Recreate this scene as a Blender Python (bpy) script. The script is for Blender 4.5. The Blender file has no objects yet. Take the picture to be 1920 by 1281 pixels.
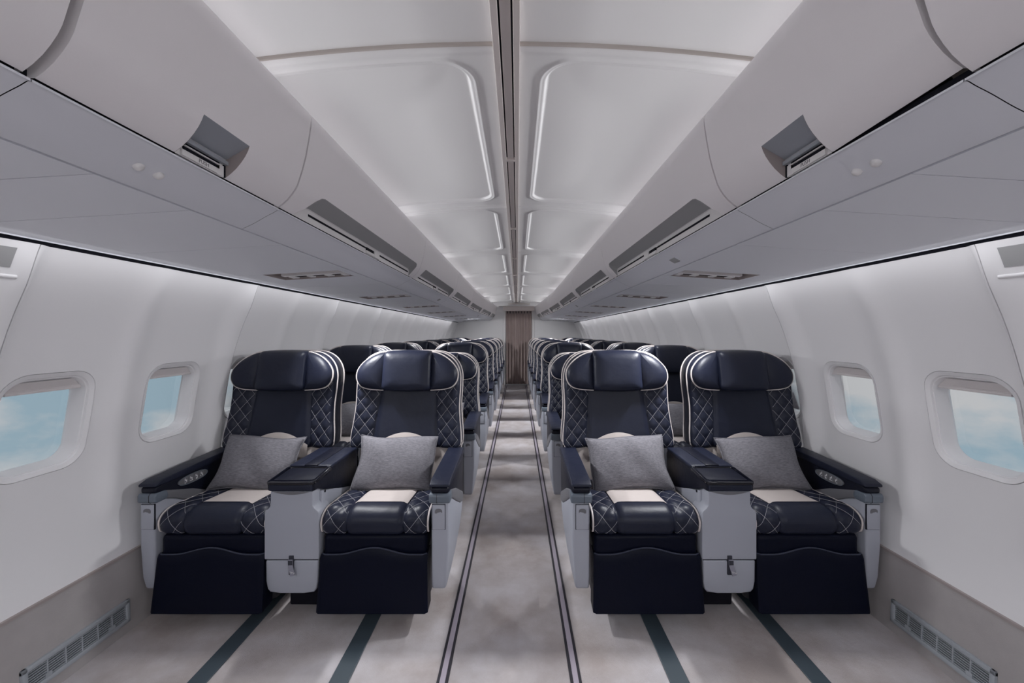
import bpy, bmesh, math, random
from mathutils import Vector, Matrix
random.seed(7)
SC = bpy.context.scene
COL = SC.collection
PI = math.pi
# ------------------------------------------------------------------ camera
EYE = 1.29                                  # eye height above the carpet
FPX = 730.0                                 # focal length in pixels of a 1920 wide frame
cam = bpy.data.cameras.new('camera')
cam.sensor_fit = 'HORIZONTAL'; cam.sensor_width = 36.0
cam.lens = FPX / 1920 * 36.0
cam.shift_x = -10.0 / 1920; cam.shift_y = -14.5 / 1920
cam.clip_start = 0.02; cam.clip_end = 200
camo = bpy.data.objects.new('camera', cam); COL.objects.link(camo)
camo.location = (0.03, 0, EYE); camo.rotation_euler = (PI/2, 0, 0)
SC.camera = camo
# ------------------------------------------------------------------ colour management
SC.view_settings.view_transform = 'Standard'; SC.view_settings.look = 'None'
SC.view_settings.gamma = 1.0; SC.view_settings.use_curve_mapping = False
SC.view_settings.exposure = 0.1
# ------------------------------------------------------------------ world: blue sky with cloud all round
W = bpy.data.worlds.new('sky'); SC.world = W; W.use_nodes = True
nt = W.node_tree; nt.nodes.clear()
tc = nt.nodes.new('ShaderNodeTexCoord'); mp = nt.nodes.new('ShaderNodeMapping')
mp.inputs['Scale'].default_value = (1.5, 1.5, 2.6); mp.inputs['Location'].default_value = (0.35, 0.2, 0.75)
nz = nt.nodes.new('ShaderNodeTexNoise'); nz.inputs['Scale'].default_value = 3.0
nz.inputs['Detail'].default_value = 7; nz.inputs['Roughness'].default_value = 0.52
rp = nt.nodes.new('ShaderNodeValToRGB')
rp.color_ramp.elements[0].position = 0.45; rp.color_ramp.elements[0].color = (.265, .36, .425, 1)
rp.color_ramp.elements[1].position = 0.58; rp.color_ramp.elements[1].color = (.47, .475, .49, 1)
bg = nt.nodes.new('ShaderNodeBackground'); bg.inputs['Strength'].default_value = 1.0
wo = nt.nodes.new('ShaderNodeOutputWorld')
L = nt.links.new
L(tc.outputs['Generated'], mp.inputs['Vector']); L(mp.outputs['Vector'], nz.inputs['Vector'])
L(nz.outputs['Fac'], rp.inputs['Fac']); L(rp.outputs['Color'], bg.inputs['Color']); L(bg.outputs[0], wo.inputs[0])
# ------------------------------------------------------------------ cabin lighting (cove tubes over the bins, wash strips over the side walls)
Y_NEAR, Y_FAR = -1.6, 9.8
COVE_W, WASH_W, READ_FILL_W = 8.8, 4.8, 7.6
def area(name, loc, aim, sx, sy, watts, color, spread=180):
    d = bpy.data.lights.new(name, 'AREA'); d.shape = 'RECTANGLE'; d.size = sx; d.size_y = sy
    d.energy = watts; d.color = color; d.spread = math.radians(spread)
    o = bpy.data.objects.new(name, d); COL.objects.link(o)
    z = -Vector(aim).normalized(); y = Vector((0, 1, 0)); x = y.cross(z).normalized()
    o.matrix_world = Matrix.Translation(loc) @ Matrix((x, y, z)).transposed().to_4x4()
    return o
for s in (-1, 1):
    area('cove_light', (s*.80, (Y_NEAR+Y_FAR)/2, EYE+.672), (-s*1.0, 0, .17), .05, Y_FAR-Y_NEAR-.1, COVE_W, (.965, .975, 1), 45)
    area('wash_light', (s*1.365, (Y_NEAR+Y_FAR)/2-.4, EYE+.283), (s*.62, 0, -1), .03, Y_FAR-Y_NEAR-1.0, WASH_W, (.97, .975, 1), 165)
    for k in range(-3, 7):                     # service-unit reading lamps turned towards the aisle; end ones are unseen added fill
        if k == -1: continue
        aim = (-s*.72, 0, -1) if 0 <= k < 6 else (-s*.5, .75, -.8)  # the others: fill added for the front seats and the rear bulkhead
        area('reading_or_fill_light', (s*1.07, 2.10+1.2*k if k < 6 else 8.35, EYE+.294), aim, .04, .19, READ_FILL_W*(1.0 if 0 <= k < 6 else (.72 if k < 0 else 1.0)), (.965, .975, 1), 120 if 0 <= k < 6 else 160)

# ================================================================== helpers
def mat(name, rgb, rough=.5, metal=0.0, spec=.5, bump=None, var=None, emit=None, coat=0):
    m = bpy.data.materials.new(name); m.use_nodes = True
    n = m.node_tree.nodes; b = n['Principled BSDF']; lk = m.node_tree.links.new
    b.inputs['Base Color'].default_value = (*rgb, 1); b.inputs['Roughness'].default_value = rough
    b.inputs['Metallic'].default_value = metal; b.inputs['Specular IOR Level'].default_value = spec
    if coat: b.inputs['Coat Weight'].default_value = coat; b.inputs['Coat Roughness'].default_value = .05
    t = None
    if bump or var:
        t = n.new('ShaderNodeTexCoord')
    if var:                                   # (scale vector, noise scale, detail, colour 2, lo, hi)
        sv, sc_, det, c2, lo, hi = var
        mpn = n.new('ShaderNodeMapping'); mpn.inputs['Scale'].default_value = sv
        nzn = n.new('ShaderNodeTexNoise'); nzn.inputs['Scale'].default_value = sc_; nzn.inputs['Detail'].default_value = det
        nzn.inputs['Roughness'].default_value = .62
        r = n.new('ShaderNodeValToRGB')
        r.color_ramp.elements[0].position = lo; r.color_ramp.elements[0].color = (*rgb, 1)
        r.color_ramp.elements[1].position = hi; r.color_ramp.elements[1].color = (*c2, 1)
        lk(t.outputs['Object'], mpn.inputs['Vector']); lk(mpn.outputs['Vector'], nzn.inputs['Vector'])
        lk(nzn.outputs['Fac'], r.inputs['Fac']); lk(r.outputs['Color'], b.inputs['Base Color'])
    if bump:                                  # list of (scale vector, noise scale, detail, strength, distance)
        prev = None
        for sv, sc_, det, st, dist in bump:
            mpn = n.new('ShaderNodeMapping'); mpn.inputs['Scale'].default_value = sv
            nzn = n.new('ShaderNodeTexNoise'); nzn.inputs['Scale'].default_value = sc_; nzn.inputs['Detail'].default_value = det
            bn = n.new('ShaderNodeBump'); bn.inputs['Strength'].default_value = st; bn.inputs['Distance'].default_value = dist
            lk(t.outputs['Object'], mpn.inputs['Vector']); lk(mpn.outputs['Vector'], nzn.inputs['Vector'])
            lk(nzn.outputs['Fac'], bn.inputs['Height'])
            if prev: lk(prev.outputs['Normal'], bn.inputs['Normal'])
            prev = bn
        lk(prev.outputs['Normal'], b.inputs['Normal'])
    return m

I3 = (1, 1, 1)
M = {}
M['bin'] = mat('bin_plastic', (.90, .865, .88), .42, bump=[(I3, 260, 2, .04, .002)])
M['ceiling'] = mat('ceiling_plastic', (.86, .85, .85), .55)
M['wall'] = mat('sidewall_plastic', (.87, .86, .875), .48)
M['psu'] = mat('service_panel_plastic', (.83, .845, .90), .45)
M['rail'] = mat('rail_plastic', (.80, .81, .865), .42)
M['strip'] = mat('ceiling_strip', (.66, .60, .58), .5)
M['beige'] = mat('beige_edge', (.52, .47, .44), .6)
M['housing'] = mat('housing_edge', (.10, .085, .075), .7)
M['black'] = mat('dark_gap', (.012, .012, .018), .8, spec=.1)
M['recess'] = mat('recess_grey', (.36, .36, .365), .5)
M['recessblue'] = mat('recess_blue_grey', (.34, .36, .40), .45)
M['brown'] = mat('recess_brown', (.38, .33, .32), .6)
M['white'] = mat('white_plastic', (.82, .80, .80), .38)
M['ink'] = mat('grey_ink', (.22, .21, .22), .6)
M['carpet'] = mat('carpet', (.40, .352, .338), .97, spec=.1,
                  var=((1, 1, 1), 2.4, 14, (.57, .54, .56), .37, .63),
                  bump=[(I3, 420, 2, .5, .004), (I3, 60, 3, .25, .004)])
M['dado'] = mat('dado_cloth', (.40, .375, .375), .9, spec=.15, var=((1, 1, 1), 5, 6, (.45, .425, .425), .35, .65),
                bump=[((1, .35, 3), 260, 2, .35, .002)])
M['metal'] = mat('track_metal', (.46, .41, .48), .4, metal=.2)
M['trackdark'] = mat('track_dark', (.022, .020, .028), .5)
M['cover'] = mat('track_cover', (.055, .075, .092), .42)
LB = [(I3, 240, 3, .12, .002), (I3, 22, 4, .22, .008)]
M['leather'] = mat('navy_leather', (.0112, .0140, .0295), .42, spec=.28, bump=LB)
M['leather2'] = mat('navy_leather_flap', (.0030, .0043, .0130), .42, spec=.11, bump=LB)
M['lit_welt'] = mat('navy_welt_lit', (.030, .036, .062), .36, spec=.4)  # lighter navy: light caught on the flap's top edge, put into the colour
M['cream'] = mat('cream_leather', (.56, .50, .475), .45, bump=LB)
M['pipe'] = mat('cream_piping', (.66, .60, .58), .5)
M['thread'] = mat('white_thread', (.38, .375, .40), .7)
M['grey'] = mat('grey_shell', (.36, .375, .43), .42, bump=[(I3, 350, 2, .05, .002)])
M['hinge'] = mat('hinge_blue_grey', (.12, .145, .18), .38)
M['hinge2'] = mat('hinge_dark_grey', (.15, .15, .165), .42)
M['armblack'] = mat('arm_black', (.0050, .0062, .0150), .42, spec=.25, bump=LB)
M['gloss'] = mat('gloss_black', (.004, .0045, .009), .07, spec=.6)
M['control'] = mat('control_grey', (.13, .13, .14), .35)
M['icon'] = mat('icon_white', (.75, .75, .76), .5)
M['pillow'] = mat('pillow_chenille', (.140, .136, .152), .95, spec=.1, var=((2.0, 7, 9), 26, 8, (.235, .229, .252), .34, .68),
                  bump=[((1, 1, 3.5), 170, 3, .5, .003), (I3, 16, 3, .3, .012)])
M['curtain'] = mat('curtain_cloth', (.34, .27, .265), .9, spec=.1, var=((9, 9, .4), 6, 4, (.44, .36, .335), .3, .7))
M['vent'] = mat('vent_grey', (.36, .385, .42), .45)
M['strap'] = mat('strap_webbing', (.030, .032, .046), .7)
M['tag'] = mat('tag_grey', (.24, .24, .29), .6)
M['base'] = mat('base_metal', (.05, .05, .06), .5, metal=.4)
# thin acrylic pane
gm = bpy.data.materials.new('window_acrylic'); gm.use_nodes = True
n = gm.node_tree.nodes; n.clear(); lk = gm.node_tree.links.new
o_ = n.new('ShaderNodeOutputMaterial'); mx = n.new('ShaderNodeMixShader'); tr = n.new('ShaderNodeBsdfTransparent')
gl = n.new('ShaderNodeBsdfGlossy'); fr = n.new('ShaderNodeFresnel'); fr.inputs['IOR'].default_value = 1.2
tr.inputs['Color'].default_value = (.97, .98, .98, 1); gl.inputs['Roughness'].default_value = .03
lk(fr.outputs[0], mx.inputs[0]); lk(tr.outputs[0], mx.inputs[1]); lk(gl.outputs[0], mx.inputs[2]); lk(mx.outputs[0], o_.inputs[0])
M['pane'] = gm

def mesh(name, v, f, m, smooth=True, sharp=42):
    me = bpy.data.meshes.new(name); me.from_pydata([tuple(p) for p in v], [], f)
    bm = bmesh.new(); bm.from_mesh(me)
    bmesh.ops.remove_doubles(bm, verts=bm.verts, dist=1e-6)
    bmesh.ops.delete(bm, geom=[q for q in bm.verts if not q.link_faces], context='VERTS')
    bmesh.ops.recalc_face_normals(bm, faces=bm.faces)
    bm.to_mesh(me); bm.free()
    if m is not None: me.materials.append(m)
    if smooth:
        for p in me.polygons: p.use_smooth = True
        me.set_sharp_from_angle(angle=math.radians(sharp))
    return me
def obj(name, me, parent=None, loc=None, rot=None):
    o = bpy.data.objects.new(name, me); COL.objects.link(o)
    if parent: o.parent = parent
    if loc: o.location = loc
    if rot: o.rotation_euler = rot
    return o
def empty(name, loc=(0, 0, 0), parent=None):
    o = bpy.data.objects.new(name, None); COL.objects.link(o); o.location = loc; o.empty_display_size = .05
    if parent: o.parent = parent
    return o
def tag(o, label, cat, group=None):
    o['label'] = label; o['category'] = cat
    if group: o['group'] = group
    return o
def struct(o):
    o['kind'] = 'structure'; return o
def finish(bm, m, name, bev=0, seg=2, sharp=42, angle=25, fn=None):
    if bev > 0:
        bmesh.ops.recalc_face_normals(bm, faces=bm.faces)
        es = [e for e in bm.edges if len(e.link_faces) == 2 and e.calc_face_angle(0) > math.radians(angle)]
        bmesh.ops.bevel(bm, geom=es, offset=bev, segments=seg, profile=.5, affect='EDGES', clamp_overlap=True)
    bmesh.ops.recalc_face_normals(bm, faces=bm.faces)
    if fn:
        for v in bm.verts: v.co = Vector(fn(*v.co))
    me = bpy.data.meshes.new(name); bm.to_mesh(me); bm.free()
    me.materials.append(m)
    for p in me.polygons: p.use_smooth = True
    me.set_sharp_from_angle(angle=math.radians(sharp))
    return me
def box(name, m, x0, x1, y0, y1, z0, z1, bev=0, seg=2, fn=None):
    bm = bmesh.new(); bmesh.ops.create_cube(bm, size=1)
    for v in bm.verts:
        v.co = ((x0+x1)/2+v.co.x*(x1-x0), (y0+y1)/2+v.co.y*(y1-y0), (z0+z1)/2+v.co.z*(z1-z0))
    return finish(bm, m, name, bev, seg, fn=fn)
def extr(name, m, poly, a0, a1, axis='x', bev=0, seg=2, fn=None, sharp=42, angle=25):
    bm = bmesh.new()
    def P(u, v, a):
        return (a, u, v) if axis == 'x' else ((u, a, v) if axis == 'y' else (u, v, a))
    A = [bm.verts.new(P(u, v, a0)) for u, v in poly]; B = [bm.verts.new(P(u, v, a1)) for u, v in poly]
    k = len(poly)
    bm.faces.new(A); bm.faces.new(B[::-1])
    for i in range(k): bm.faces.new((A[i], B[i], B[(i+1) % k], A[(i+1) % k]))
    return finish(bm, m, name, bev, seg, sharp, angle, fn)
def tube_vf(pts, r, n=6, closed=False):
    pts = [Vector(p) for p in pts]; k = len(pts); v = []; f = []
    up = None
    for i, p in enumerate(pts):
        if closed: t = pts[(i+1) % k]-pts[i-1]
        else: t = pts[min(i+1, k-1)]-pts[max(i-1, 0)]
        t.normalize()
        if up is None:
            up = t.orthogonal().normalized()
        up = (up - t*up.dot(t)).normalized(); q = t.cross(up)
        for j in range(n):
            a = 2*PI*j/n; v.append(p+up*math.cos(a)*r+q*math.sin(a)*r)
    for i in range(k if closed else k-1):
        a, b = i*n, ((i+1) % k)*n
        for j in range(n): f.append((a+j, a+(j+1) % n, b+(j+1) % n, b+j))
    if not closed:
        f.append(tuple(range(n))[::-1]); f.append(tuple(range((k-1)*n, k*n)))
    return v, f
def tube(name, m, pts, r, n=6, closed=False):
    v, f = tube_vf(pts, r, n, closed); return mesh(name, v, f, m)
def tubes(name, m, lines, r, n=4):
    V = []; F = []
    for pts in lines:
        v, f = tube_vf(pts, r, n); o = len(V); V += v; F += [tuple(i+o for i in q) for q in f]
    return mesh(name, V, F, m)
def gridmesh(name, m, P, closed_u=False, sharp=60, smooth=True):
    nu, nv = len(P), len(P[0]); v = [p for row in P for p in row]; f = []
    for i in range(nu if closed_u else nu-1):
        for j in range(nv-1):
            a = i*nv+j; b = ((i+1) % nu)*nv+j; f.append((a, b, b+1, a+1))
    return mesh(name, v, f, m, smooth, sharp)
def interp(tab, t):
    """smooth (Catmull-Rom like, monotone parameter) interpolation of a table [(t, x)]"""
    k = len(tab)
    if t <= tab[0][0]: return tab[0][1]
    if t >= tab[-1][0]: return tab[-1][1]
    i = 0
    while tab[i+1][0] < t: i += 1
    t0, x0 = tab[i]; t1, x1 = tab[i+1]; h = t1-t0; s = (t-t0)/h
    def slope(j):
        if j == 0: return (tab[1][1]-tab[0][1])/(tab[1][0]-tab[0][0])
        if j == k-1: return (tab[-1][1]-tab[-2][1])/(tab[-1][0]-tab[-2][0])
        return (tab[j+1][1]-tab[j-1][1])/(tab[j+1][0]-tab[j-1][0])
    m0, m1 = slope(i)*h, slope(i+1)*h
    return x0*(2*s**3-3*s*s+1)+m0*(s**3-2*s*s+s)+x1*(-2*s**3+3*s*s)+m1*(s**3-s*s)
def sstep(a, b, t):
    s = max(0, min(1, (t-a)/(b-a))) if a != b else float(t > a)
    return s*s*(3-2*s)
def smooth_closed(poly, n=6):
    out = []; k = len(poly)
    for i in range(k):
        p0, p1, p2, p3 = (Vector(poly[(i+d-1) % k]) for d in range(4))
        for j in range(n):
            t = j/n
            out.append(tuple(.5*((2*p1)+(p2-p0)*t+(2*p0-5*p1+4*p2-p3)*t*t+(3*p1-p0-3*p2+p3)*t**3)))
    return out
def smooth_open(poly, n=6):
    out = []; k = len(poly)
    for i in range(k-1):
        p0, p1, p2, p3 = (Vector(poly[max(0, min(k-1, i+d-1))]) for d in range(4))
        for j in range(n):
            t = j/n
            out.append(tuple(.5*((2*p1)+(p2-p0)*t+(2*p0-5*p1+4*p2-p3)*t*t+(3*p1-p0-3*p2+p3)*t**3)))
    out.append(tuple(poly[-1])); return out
def rrect(hx, hz, r, n=10):
    pts = []
    for cx, cz, a0 in ((hx-r, hz-r, 0), (-hx+r, hz-r, 90), (-hx+r, -hz+r, 180), (hx-r, -hz+r, 270)):
        for i in range(n+1):
            a = math.radians(a0+90*i/n); pts.append((cx+r*math.cos(a), cz+r*math.sin(a)))
    return pts
def textmesh(body, size, m, name):
    cu = bpy.data.curves.new(name, 'FONT'); cu.body = body; cu.size = size; cu.align_x = 'CENTER'; cu.align_y = 'CENTER'
    cu.extrude = .0003; cu.resolution_u = 2
    to = bpy.data.objects.new(name, cu); COL.objects.link(to)
    dg = bpy.context.evaluated_depsgraph_get(); me = bpy.data.meshes.new_from_object(to.evaluated_get(dg))
    bpy.data.objects.remove(to); bpy.data.curves.remove(cu)
    me.materials.clear(); me.materials.append(m); me.name = name
    return me

# ================================================================== THE CABIN SHELL
floor = struct(obj('floor', box('floor', M['carpet'], -1.68, 1.68, Y_NEAR, Y_FAR, -.03, 0)))

# ---- side walls
SECT = [(.32, 1.672), (.42, 1.689), (.55, 1.697), (.70, 1.695), (.78, 1.689), (.90, 1.675), (1.05, 1.650), (1.18, 1.619),
        (1.31, 1.578), (1.44, 1.522), (1.57, 1.452), (1.605, 1.430)]
BAY, SEAM0 = 1.0125, 1.205
SCD = .036
def scallop(rel):
    a = sstep(.004, .028, rel) * (1-sstep(.875, 1.003, rel))
    mid = .55*math.exp(-((rel-.445)/.055)**2)
    return SCD*(a-mid*a)
def wallx(z, rel):
    return interp(SECT, z) + (scallop(rel)-SCD)*sstep(.47, .60, z)*(1-.75*sstep(1.42, 1.60, z)) + SCD*.0
WIN_REL = (.192, .700); WIN_Z = .965; WHX, WHZ, WR = .148, .186, .082
PX, PZ0, PZ1 = .163, .755, 1.175
yl = [0, .010, .020] + [.192-PX+2*PX*i/12 for i in range(13)] + [.375, .395, .415, .435, .455, .475, .495, .515] + \
     [.700-PX+2*PX*i/12 for i in range(13)] + [.885, .905, .925, .945, .965, .985, .998, BAY-.003]
zl = [.32, .35, .40, .45, .49, .53, .57, .62, .67, .71] + [PZ0+(PZ1-PZ0)*i/14 for i in range(15)] + [1.215, 1.25, 1.30, 1.35, 1.40, 1.44, 1.48, 1.52, 1.545, 1.566]
yi = [(3, 15), (23+1, 24+12)]
yi = [(yl.index(.192-PX), yl.index(.192-PX)+12), (yl.index(.700-PX), yl.index(.700-PX)+12)]
zi = (zl.index(PZ0), zl.index(PZ0)+14)
def wall_panel_mesh(s, name, windows=True):
    V = []; F = []; idx = {}
    def vid(i, j):
        if (i, j) not in idx:
            idx[(i, j)] = len(V); V.append((s*wallx(zl[j], yl[i]), yl[i], zl[j]))
        return idx[(i, j)]
    for i in range(len(yl)-1):
        for j in range(len(zl)-1):
            if windows and any(a <= i < b for a, b in yi) and zi[0] <= j < zi[1]: continue
            F.append((vid(i, j), vid(i+1, j), vid(i+1, j+1), vid(i, j+1)))
    # edge flanges folding back to the frames
    for i, d in ((0, 0), (len(yl)-1, 0)):
        prev = None
        for j in range(len(zl)):
            V.append((s*(wallx(zl[j], yl[i])+.02), yl[i], zl[j])); k = len(V)-1
            if prev is not None: F.append((vid(i, j-1), vid(i, j), k, prev))
            prev = k
    if windows:
        hole = rrect(WHX, WHZ, WR, 12)
        def hole_at(ang):
            # point of the rounded rectangle along a ray
            dx, dz = math.cos(ang), math.sin(ang); lo, hi = 0, 1
            for _ in range(40):
                mdl = (lo+hi)/2; x, z = abs(dx*mdl), abs(dz*mdl)
                qx, qz = x-(WHX-WR), z-(WHZ-WR)
                d = math.hypot(max(qx, 0), max(qz, 0))+min(max(qx, qz), 0)-WR
                if d < 0: lo = mdl
                else: hi = mdl
            return dx*lo, dz*lo
        for w, (a, b) in enumerate(yi):
            per = [(i, zi[0]) for i in range(a, b)]+[(b, j) for j in range(*zi)]+[(i, zi[1]) for i in range(b, a, -1)]+[(a, j) for j in range(zi[1], zi[0], -1)]
            cy = WIN_REL[w]; rings = [[vid(*p) for p in per]]
            K = 3
            for q in range(1, K+1):
                ring = []
                for (i, j) in per:
                    oy, oz = yl[i]-cy, zl[j]-WIN_Z
                    hy, hz = hole_at(math.atan2(oz, oy)); t = q/K
                    y, z = oy+(hy-oy)*t, oz+(hz-oz)*t
                    V.append((s*wallx(WIN_Z+z, cy+y), cy+y, WIN_Z+z)); ring.append(len(V)-1)
                rings.append(ring)
            m_ = len(per)
            for q in range(K):
                for k in range(m_):
                    F.append((rings[q][k], rings[q][(k+1) % m_], rings[q+1][(k+1) % m_], rings[q+1][k]))
    return mesh(name, V, F, M['wall'], True, 35)
N_BAY = int((Y_FAR-SEAM0)/BAY)+1
def window_meshes(s):
    rings = [(.1500, .1880, .0000), (.1465, .1845, .0065), (.1455, .1835, -.0015), (.1320, .1690, .0045), (.1300, .1665, .0120),
             (.1265, .1630, .0125), (.1250, .1610, .020), (.1180, .1530, .045), (.1140, .1480, .062)]
    P = []
    for hx, hz, d in rings:
        r = WR-(WHX-hx)*.75
        P.append([(s*(interp(SECT, WIN_Z+z)+d), y, z) for y, z in rrect(hx, hz, r, 12)])
    nv = len(P[0]); v = [p for q in P for p in q]; f = []
    for i in range(len(P)-1):
        for j in range(nv): f.append((i*nv+j, i*nv+(j+1) % nv, (i+1)*nv+(j+1) % nv, (i+1)*nv+j))
    frame = mesh('window_frame', v, f, M['wall'], True, 32)
    pts = [(s*(interp(SECT, WIN_Z+z)+.058), y, z) for y, z in rrect(.117, .151, .055, 12)]
    pane = mesh('window_pane', pts, [tuple(range(len(pts)))], M['pane'], False)
    # raised shade with its pull lip
    poly = []
    V = []; F = []
    for j, (z, d) in enumerate(((.156, .026), (.130, .026), (.122, .018), (.116, .018), (.116, .034), (.156, .034))):
        hw = .112 if z < .15 else .085
        V += [(s*(interp(SECT, WIN_Z+z)+d), -hw, z), (s*(interp(SECT, WIN_Z+z)+d), hw, z)]
    for j in range(5): F.append((2*j, 2*j+1, 2*j+3, 2*j+2))
    F.append((10, 11, 1, 0)); F.append((0, 2, 4, 6, 8, 10)); F.append((1, 3, 5, 7, 9, 11))
    shade = mesh('window_shade', V, F, M['shade'], True, 30)
    return frame, pane, shade
M['bulk'] = mat('bulkhead_laminate', (.80, .79, .80), .5)
M['shade'] = mat('shade_plastic', (.66, .62, .62), .5)
wn = 0
for s, side in ((-1, 'left'), (1, 'right')):
    wall = struct(empty('wall_'+side, (0, 0, 0)))
    pm = wall_panel_mesh(s, 'wall_panel_'+side)
    fr_, pn_, sh_ = window_meshes(s)
    for b in range(-3, N_BAY):
        y0 = SEAM0+BAY*b
        if y0 > Y_FAR-.3: continue
        obj('wall_panel', pm, wall, (0, y0, 0))
        # dark joint backing behind the panel seam
        q = [[(s*(interp(SECT, z)+.018-SCD*sstep(.47, .60, z)*(1-.75*sstep(1.42, 1.6, z))+.004), y0+dy, z) for z in zl] for dy in (-.02, .02)]
        obj('joint_strip', gridmesh('joint_strip', M['beige'], q), wall)
        for rel in WIN_REL:
            yc = y0+rel
            if yc > Y_FAR-.2 or yc < -.2: continue
            wn += 1
            w = struct(empty('window_%d' % wn, (0, yc, WIN_Z)))
            obj('window_frame', fr_, w); obj('window_pane', pn_, w); obj('window_shade', sh_, w)
    P = [[(s*(interp(SECT, z)+.012), yy, z) for z in (1.53, 1.55, 1.57, 1.59, 1.608)] for yy in (Y_NEAR, Y_FAR)]
    obj('gap_strip', gridmesh('gap_strip', M['black'], P), wall)
    # closing strip over the wall head, inside the dark gap
    obj('head_strip', box('head_strip', M['black'], min(s*1.36, s*1.52), max(s*1.36, s*1.52), Y_NEAR, Y_FAR, 1.606, 1.612), wall)
    # ---- dado (cloth-covered lower panel) 
    poly = [(s*1.653, 0), (s*1.668, .335), (s*1.72, .335), (s*1.72, -.03)]
    poly = [(x, z) for x, z in poly]
    me = extr('baseboard', M['dado'], poly, Y_NEAR, Y_FAR, 'y')
    struct(obj('baseboard_'+side, me))
    tr_ = extr('dado_cap', M['brown'], [(s*1.664, .327), (s*1.664, .337), (s*1.70, .337), (s*1.70, .327)], Y_NEAR, Y_FAR, 'y')
    struct(obj('trim_%d' % (1 if s < 0 else 2), tr_))

# ---- ceiling
HC = .80
def ceil_h(x): return HC-.0917*x*x
CS0, CP = 1.077, 1.375
def ceiling_half(name, s, y_len, recess):
    xs = [.030, .045, .06, .072]+[.080+.004*i for i in range(33)]+[.22+.03*i for i in range(25)]
    if recess: ys = sorted(set([round(.004*i, 5) for i in range(46)]+[round(.20+.03*i, 4) for i in range(31)]+[round(y_len-.004*i, 5) for i in range(60)]))
    else: ys = [y_len*i/4 for i in range(5)]
    ys = [y for y in ys if 0 <= y <= y_len]
    P = []
    for y in ys:
        row = []
        for x in xs:
            z = EYE+ceil_h(x)
            if recess:
                r = .085; cx0, cy0, cy1 = .121, .075, y_len-.125
                qx = max(cx0+r-x, 0); qy = max(cy0+r-y, y-(cy1-r), 0)
                d = math.hypot(qx, qy)-r if (qx or qy) else -r
                if qx == 0 or qy == 0:
                    d = max(cx0-x, cy0-y, y-cy1)
                z += .018*sstep(.004, -.022, d) if False else .012*(1-sstep(-.006, .004, d))
                z -= .0040*math.exp(-((d-.020)/.0055)**2)
                z += .012*(1-sstep(-.30, -.03, d))
                z -= .007*(1-sstep(0, .012, y)) if False else 0
                z += .006*math.exp(-(y/.005)**2)+.006*math.exp(-((y_len-y)/.005)**2)-.004*math.exp(-((y-.022)/.012)**2)-.004*math.exp(-((y_len-.022-y)/.012)**2)
            row.append((s*x, y, z))
        P.append(row)
    return gridmesh(name, M['ceiling'], P, sharp=50)
ceiling = struct(empty('ceiling', (0, 0, 0)))
for s in (-1, 1):
    mfull = ceiling_half('ceiling_panel', s, CP-.004, True)
    mfront = ceiling_half('ceiling_panel_plain', s, 1.30, False)
    obj('ceiling_panel', mfront, ceiling, (0, CS0-1.304, .006)); obj('ceiling_panel', mfront, ceiling, (0, CS0-2.608, .006))
    # beige step edge of the plain front panel
    P = [[(s*x, CS0-.004+dy, EYE+ceil_h(x)-.004+dz) for x in [.03+.0307*i for i in range(31)]] for dy, dz in ((.003, -.001), (.001, 0), (.0005, .003), (0, .012))]
    obj('panel_edge', gridmesh('panel_edge', M['beige'], P), ceiling)
    for k in range(7):
        y = CS0+CP*k
        obj('ceiling_panel', mfull, ceiling, (0, y, 0))
    obj('ceiling_backing', extr('ceiling_backing', M['black'], [(s*x, EYE+ceil_h(x)+.05) for x in (0, .3, .6, .95)]+[(s*.95, EYE+.40), (s*.97, EYE+.40), (s*.97, EYE+.82), (0, EYE+.87)], Y_NEAR, Y_FAR, 'y'), ceiling)
strip = struct(empty('trim_3', (0, 0, 0)))
for a, b, z0, z1, mt in ((-.037, -.0185, -.020, 0, 'strip'), (.0185, .037, -.020, 0, 'strip'), (-.0135, .0135, -.016, 0, 'strip'), (-.0185, .0185, -.006, .0, 'black')):
    obj('strip_bar', box('strip_bar', M[mt], a, b, Y_NEAR, Y_FAR, EYE+HC+z0, EYE+HC+z1+.02, .0015 if mt == 'strip' else 0, 1), strip)
y = 1.75-2*1.15
cm = box('strip_clip', M['strip'], -.0205, .0205, -.009, .009, EYE+HC-.023, EYE+HC-.010, .001, 1)
while y < Y_FAR:
    obj('strip_clip', cm, strip, (0, y, 0)); y += 1.15

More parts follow.
